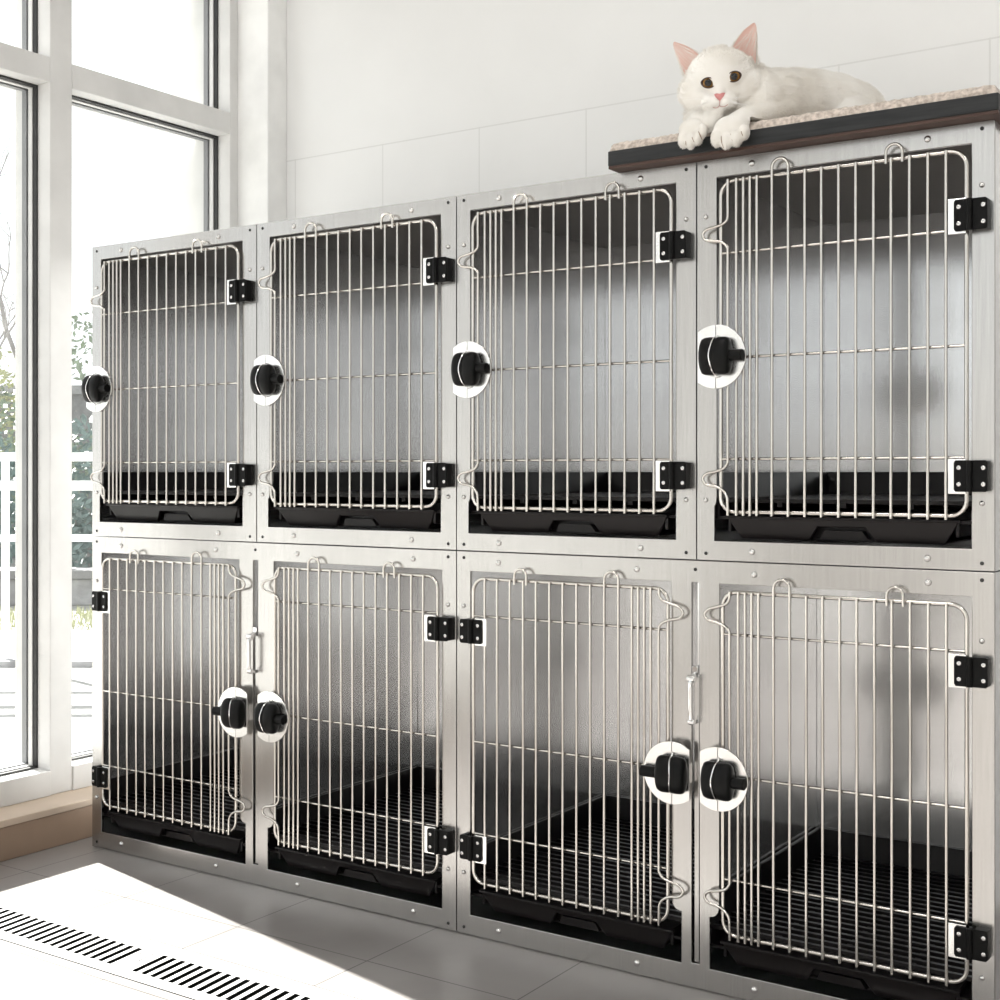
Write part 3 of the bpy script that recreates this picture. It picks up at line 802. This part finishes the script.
# eyes: lens shaped, with a dark lid line
for x, y, rl in ((708.6, 82.4, -4), (733.6, 77.6, 14)):
    p = surf(x, y)
    m3 = ROT @ Matrix.Rotation(math.radians(rl), 3, 'Z')
    bm = bmesh.new(); bmesh.ops.create_uvsphere(bm, u_segments=28, v_segments=18, radius=1, matrix=Matrix.Diagonal((6.6*S, 5.0*S, 3.6*S, 1)))
    o = finish(bm, 'eye', M['eye'], cat, angle=80); o.location = p-KF*(1.2*S); o.rotation_euler = m3.to_euler()
    bm = bmesh.new(); pts = []
    for k in range(28):
        a = 2*PI*k/28; cx, cy = math.cos(a), math.sin(a)
        X_ = 7.0*cx; Y_ = 4.9*cy*(1-.25*abs(cx)**3)
        pts.append(p-KF*(.4*S)+m3 @ Vector((X_*S, Y_*S, (1.6-1.1*(cx*cx))*S)))
    tube(bm, pts, .55*S, 8, True); finish(bm, 'eyelid', M['eye_rim'], cat, angle=80)
# nose, mouth
bm = bmesh.new()
NP = [(714.2, 93.6), (716.5, 92.6), (719.6, 93.2), (722.6, 92.2), (725.2, 92.4), (723.6, 95.6), (721.2, 98.6), (719.9, 100), (718.4, 98.9), (716, 96.6)]
cv = bm.verts.new(surf(719.6, 95.2, 2.2))
rg = [bm.verts.new(surf(x, y, .9)) for x, y in NP]; rb = [bm.verts.new(surf(x, y, -2)) for x, y in NP]
for i in range(len(NP)):
    k = (i+1) % len(NP); bm.faces.new((cv, rg[i], rg[k])); bm.faces.new((rg[i], rb[i], rb[k], rg[k]))
finish(bm, 'nose', M['nose'], cat, angle=80)
bm = bmesh.new()
tube(bm, [surf(719.9, 99.5, .2), surf(719.7, 102, .2), surf(719.5, 104.5, .2)], .38*S, 6)
tube(bm, [surf(x, y, .1) for x, y in ((713, 105.6), (715.5, 106.6), (717.8, 106.2), (719.5, 104.5), (721.6, 105.6), (724.5, 105.4), (727.5, 103.6))], .38*S, 6)
finish(bm, 'mouth', M['mouth'], cat, angle=80)
# clefts between the toes
for P in ([(721.2, 132.5), (721.6, 138), (723.6, 144), (725, 147.5)], [(730, 131), (731.6, 137), (734, 143.5)], [(740, 128.5), (741.6, 133), (743, 138.5)],
          [(686.6, 136.5), (687, 141), (688.6, 147.5)], [(692.8, 133), (695, 138), (697.5, 142.5)], [(699, 127.5), (701, 132), (702.8, 136.5)]):
    bm = bmesh.new(); q = [p for p in (surf(x, y, .35) for x, y in P) if p.y < -.036]; q = catmull(q, 4) if len(q) > 1 else None; n = len(q or ())
    if not q: bm.free(); continue
    tube(bm, q, .6*S, 6, taper=[.25+.75*math.sin(PI*min(1, (i+.6)/n)) for i in range(n)]); finish(bm, 'toe_cleft', M['toe_gap'], cat, angle=80)
# whiskers
for sg, ox in ((-1, 710), (1, 728)):
    for k in range(6):
        a = math.radians(-32+k*10); ln = 30+5*random.random()
        bm = bmesh.new(); b0 = surf(ox+sg*(k % 3), 98+1.4*(k % 4)); pts = []
        for j in range(7):
            t = j/6; u = ln*t
            pts.append(b0+KR*(sg*u*math.cos(a)*S)+KU*((u*math.sin(a)-6*t*t)*S)+KF*((6*math.sin(t*2)-12*t*t)*S))
        tube(bm, pts, .00026, 5, taper=[1-.75*j/6 for j in range(7)]); finish(bm, 'whisker', M['whisker'], cat, angle=80)
# short coat: fine tapering hairs lying along the body
pa = np.array([v[:] for v in vs])
tri = []
for p in ps:
    for i in range(1, len(p)-1): tri.append((p[0], p[i], p[i+1]))
tri = np.array(tri); A, B, C_ = pa[tri[:, 0]], pa[tri[:, 1]], pa[tri[:, 2]]
cr = np.cross(B-A, C_-A); ar = np.linalg.norm(cr, axis=1); nrm = cr/np.maximum(ar, 1e-12)[:, None]
NH = 60000
idx = rng.choice(len(tri), NH, p=ar/ar.sum()); u, v = rng.random(NH), rng.random(NH); fl = u+v > 1; u[fl], v[fl] = 1-u[fl], 1-v[fl]
P0 = A[idx]+(B-A)[idx]*u[:, None]+(C_-A)[idx]*v[:, None]; Nn = nrm[idx]
hc = np.array(HC); kr, ku, kf = (np.array(q) for q in (KR, KU, KF))
lx = (P0-hc)@kr/S+720; ly = 84-(P0-hc)@ku/S; ld = (P0-hc)@kf/S
ishead = (ly < 112) & (lx < 765) & (ld > -26)
face = ishead & (ld > 8)
dn = np.hypot(lx-719.6, ly-95)
flow = np.where(ishead[:, None], (lx-719.6)[:, None]*kr-(ly-95)[:, None]*ku-14*kf, np.array([.5, .55, -.25])*30)
paw = (P0[:, 1] < -.012) & (ly > 112)
flow = np.where(paw[:, None], np.array([-.1, -.3, -1.])*30, flow)
flow /= np.linalg.norm(flow, axis=1)[:, None]
ln = np.where(face, .0028, np.where(paw, .0022, .0062))*(.7+.6*rng.random(NH))
ln = np.where(face & (dn < 14), .0014, ln)
keep = ~((np.hypot((lx-708.6)/8.5, (ly-82.4)/7.2) < 1) | (np.hypot((lx-733.6)/8.5, (ly-77.6)/7.2) < 1)) | (ld < 0)
keep &= ~((np.hypot(lx-719.6, ly-95.5) < 6.5) & (ld > 0))
# keep the ears' inside nearly bare
ear = (((lx < 704) & (ly < 72)) | ((lx > 727) & (ly < 62) & (ly < 60))) & (ld > -22) & (ly < 70)
facing = Nn@kf
earin = ear & (ly < 58+np.where(lx < 715, 8, 0)) & (facing > .2) & ((lx < 698) | (lx > 733))
keep &= ~(earin & (rng.random(NH) < .6))
ln = np.where(ear, .0026, ln)
keep &= ~((P0[:, 2] < 1.246) & (P0[:, 1] > -.032))
P0, Nn, flow, ln = P0[keep], Nn[keep], flow[keep], ln[keep]
jit = rng.normal(0, .16, P0.shape)
dirv = Nn*.42+flow*.9+jit; dirv -= Nn*np.minimum(0, (dirv*Nn).sum(1)-.12)[:, None]*1.0
dirv /= np.linalg.norm(dirv, axis=1)[:, None]
side = np.cross(dirv, Nn); side /= np.maximum(np.linalg.norm(side, axis=1), 1e-9)[:, None]
wd = .00026
mid = P0+dirv*(ln*.55)[:, None]; tip = P0+(dirv*.92-Nn*.16)*ln[:, None]
n = len(P0)
VV = np.stack([P0-side*wd-Nn*.0003, P0+side*wd-Nn*.0003, mid+side*wd*.8, mid-side*wd*.8, tip], 1).reshape(-1, 3)
bad = np.nonzero((VV[:, 2] < EZ) & (VV[:, 1] > EY))[0]
for b_ in bad: VV[b_, 1], VV[b_, 2] = rest(VV[b_, 1], VV[b_, 2])
fm = bpy.data.meshes.new('fur')
base = np.arange(n)*5
loops = np.stack([base, base+1, base+2, base+3, base+3, base+2, base+4], 1).reshape(-1)
fm.vertices.add(n*5); fm.vertices.foreach_set('co', VV.reshape(-1).astype(np.float32))
fm.loops.add(n*7); fm.loops.foreach_set('vertex_index', loops.astype(np.int32))
fm.polygons.add(n*2)
st = np.stack([np.arange(n)*7, np.arange(n)*7+4], 1).reshape(-1); tt = np.tile([4, 3], n)
fm.polygons.foreach_set('loop_start', st.astype(np.int32)); fm.polygons.foreach_set('loop_total', tt.astype(np.int32))
fm.update(calc_edges=True); fm.validate(); fm.materials.append(M['fur'])
fo = bpy.data.objects.new('fur', fm); COL.objects.link(fo); fo.parent = cat; fo['kind'] = 'stuff'
#</CAT>
#<OUTSIDE>
# ------------------------------------------------------------------ outside the windows
GZ = -.256
bm = bmesh.new(); box(bm, -60, -.36, -40, 60, GZ-.2, GZ); struct(finish(bm, 'ground', M['ext_ground'], smooth=False))
VF = Vector((-math.sin(YAW), math.cos(YAW), 0)); VR = Vector((math.cos(YAW), math.sin(YAW), 0))
def out(D, x): # ground point D metres ahead, x metres to the right of the view axis
    return Vector((CAM.x, CAM.y, GZ))+VF*D+VR*x
ang = math.atan2(VR.y, VR.x)
def local(name, label, cat, D, x, group=None):
    t = thing(name, label, cat, out(D, x), group); t.rotation_euler = (0, 0, ang); return t
rl = local('railing', 'pale metal railing with two lower rails outside the window', 'railing', 7.0, -2.35)
for z, h in ((1.085, .045), (.935, .05), (.66, .035)):
    bm = bmesh.new(); box(bm, -2.2, .85, -.02, .02, z-h/2, z+h/2); finish(bm, 'rail', M['rail'], rl, bevel=.004)
for x in (-2.2, -1.2, -.235, .78):
    bm = bmesh.new(); box(bm, x-.016, x+.016, -.018, .018, 0, 1.1); finish(bm, 'post', M['rail'], rl, bevel=.003)
bm = bmesh.new(); box(bm, -2.25, .9, -.10, .16, 0, .03); finish(bm, 'footing', M['kerb'], rl, smooth=False)
# strip of dry grass, low stone wall
gs = bmesh.new(); rr = random.Random(11)
for k in range(5000):
    p = out(8.5+rr.random()*1.1, -6+rr.random()*5.2); h = .03+.05*rr.random(); a = rr.random()*PI; w = .006
    dx, dy = math.cos(a)*w, math.sin(a)*w
    gs.faces.new([gs.verts.new((p.x-dx, p.y-dy, GZ)), gs.verts.new((p.x+dx, p.y+dy, GZ)), gs.verts.new((p.x+rr.uniform(-.02, .02), p.y+rr.uniform(-.02, .02), GZ+h))])
o = finish(gs, 'grass', M['leafB'], None, smooth=False); tag(o, 'strip of yellowish grass in front of the low stone wall', 'grass', kind='stuff')
sw = local('garden_wall', 'low grey stone garden wall beyond the grass strip outside', 'wall', 10.2, -3.4)
bm = bmesh.new(); box(bm, -2.6, 1.6, -.12, .12, 0, .20); finish(bm, 'wall_base', M['kerb'], sw, smooth=False, bevel=.01)
bm = bmesh.new(); box(bm, -2.65, 1.65, -.16, .16, .20, .27); finish(bm, 'coping', M['ext_wall'], sw, smooth=False, bevel=.01)
hw = local('boundary_wall', 'tall pale boundary wall behind the shrubs outside', 'wall', 15.5, -5.5)
bm = bmesh.new(); box(bm, -4.5, 3.2, -.1, .1, 0, 1.9); finish(bm, 'wall_panel', M['ext_wall'], hw, smooth=False)
bm = bmesh.new(); box(bm, -4.55, 3.25, -.16, .16, 1.9, 2.0); finish(bm, 'coping', M['kerb'], hw, smooth=False)

def leaf_cloud(bm, c, r, n, size, rnd):
    for _ in range(n):
        v = Vector((rnd.gauss(0, 1), rnd.gauss(0, 1), rnd.gauss(0, 1))).normalized()*(rnd.random()**.4)
        p = Vector((c[0]+v.x*r[0], c[1]+v.y*r[1], max(.03, c[2]+v.z*r[2])))
        a = Vector((rnd.gauss(0, 1), rnd.gauss(0, 1), rnd.gauss(0, 1))).normalized(); b = a.orthogonal().normalized()
        s = size*(.6+.8*rnd.random())
        bm.faces.new([bm.verts.new(p+a*s), bm.verts.new(p+b*s*.45), bm.verts.new(p-a*s), bm.verts.new(p-b*s*.45)])
def shrub(label, D, x, clouds, mat, seed, group=None):
    t = local('shrub', label, 'shrub', D, x, group); rnd = random.Random(seed)
    bm = bmesh.new()
    for c, r, n in clouds: leaf_cloud(bm, c, r, n, .045, rnd)
    finish(bm, 'foliage', mat, t, smooth=False)
    for k in range(5):
        bm = bmesh.new(); x1, y1 = rnd.uniform(-.35, .35), rnd.uniform(-.25, .25)
        tube(bm, catmull([(x1*.15, y1*.15, 0), (x1*.6, y1*.5, .4), (x1, y1, .9)], 4), .012, 6, taper=[1-.07*i for i in range(9)]); finish(bm, 'stem', M['bark'], t)
    return t
shrub('blue-green shrub behind the railing, at the left edge of the view', 11.5, -4.48, [((0, 0, .45), (.5, .4, .5), 900), ((.15, 0, 1.0), (.4, .35, .35), 350)], M['leafC'], 1, 'shrubs outside')
shrub('taller pale green shrub behind the low stone wall', 12.7, -4.45, [((-.1, 0, 1.15), (.6, .4, .7), 600), ((.2, 0, .5), (.4, .4, .45), 500)], M['leafA'], 2, 'shrubs outside')
shrub('yellow-leaved shrub in front of the boundary wall', 14.4, -5.35, [((0, 0, 1.3), (.5, .4, .6), 350), ((-.1, 0, 1.9), (.45, .35, .5), 300)], M['leafB'], 3, 'shrubs outside')
shrub('blue-green shrub seen between the white post and the cages', 11.4, -3.53, [((0, 0, .5), (.24, .3, .5), 600), ((0, 0, 1.2), (.2, .25, .3), 160)], M['leafC'], 4, 'shrubs outside')
shrub('tall thin shrub with sparse leaves right of the white post', 14.0, -4.34, [((0, 0, 1.0), (.22, .2, .5), 180), ((0, 0, 2.3), (.3, .25, .4), 150)], M['leafA'], 5, 'shrubs outside')

def bare_tree(label, D, x, h, seed):
    t = local('bare_tree', label, 'tree', D, x); rnd = random.Random(seed)
    tr = bmesh.new(); br = bmesh.new()
    def grow(bm, p, d, ln, r, depth):
        pts = [p]; q = p.copy(); dd = d.copy()
        for i in range(4):
            dd = (dd+Vector((rnd.gauss(0, .16), rnd.gauss(0, .16), rnd.gauss(.03, .1)))).normalized(); q = q+dd*(ln/4); pts.append(q.copy())
        tube(bm, pts, r, 6, taper=[1, .92, .84, .75, .66])
        if depth > 0:
            for k in range(3 if depth > 1 else 4):
                j = rnd.choice((2, 3, 4)); a = Vector((rnd.gauss(0, 1), rnd.gauss(0, 1), rnd.uniform(.0, .8))).normalized()
                grow(br, pts[j], (dd*.55+a*.8).normalized(), ln*rnd.uniform(.55, .75), r*.5, depth-1)
    grow(tr, Vector((0, 0, 0)), Vector((0, 0, 1)), h*.5, .07, 4)
    finish(tr, 'trunk', M['bark'], t); finish(br, 'branches', M['bark'], t)
bare_tree('leafless tree with thin grey branches outside the left window', 17.5, -6.45, 4.4, 21)
#</OUTSIDE>

# ------------------------------------------------------------------ light
w = bpy.data.worlds.new('sky'); SC.world = w; w.use_nodes = True
bg = w.node_tree.nodes['Background']
bg.inputs['Color'].default_value = (.97, .985, 1, 1); bg.inputs['Strength'].default_value = 1.6
sun = bpy.data.lights.new('sun', 'SUN'); so = bpy.data.objects.new('sun', sun); COL.objects.link(so)
sun.energy = 42; sun.angle = math.radians(.6); sun.color = (1, .97, .93)
d = Vector((.98, -.21, -.53)).normalized()
so.rotation_euler = d.to_track_quat('-Z', 'Y').to_euler()
so.location = (-6, 2, 4)
SC.view_settings.view_transform = 'Standard'; SC.view_settings.look = 'None'
SC.view_settings.exposure = -0.2; SC.view_settings.gamma = 1; SC.view_settings.use_curve_mapping = False
SC.cycles.use_denoising = True; SC.cycles.use_adaptive_sampling = False
SC.cycles.max_bounces = 14; SC.cycles.diffuse_bounces = 6; SC.cycles.glossy_bounces = 8
SC.cycles.transparent_max_bounces = 16
SC.cycles.caustics_reflective = False; SC.cycles.caustics_refractive = False
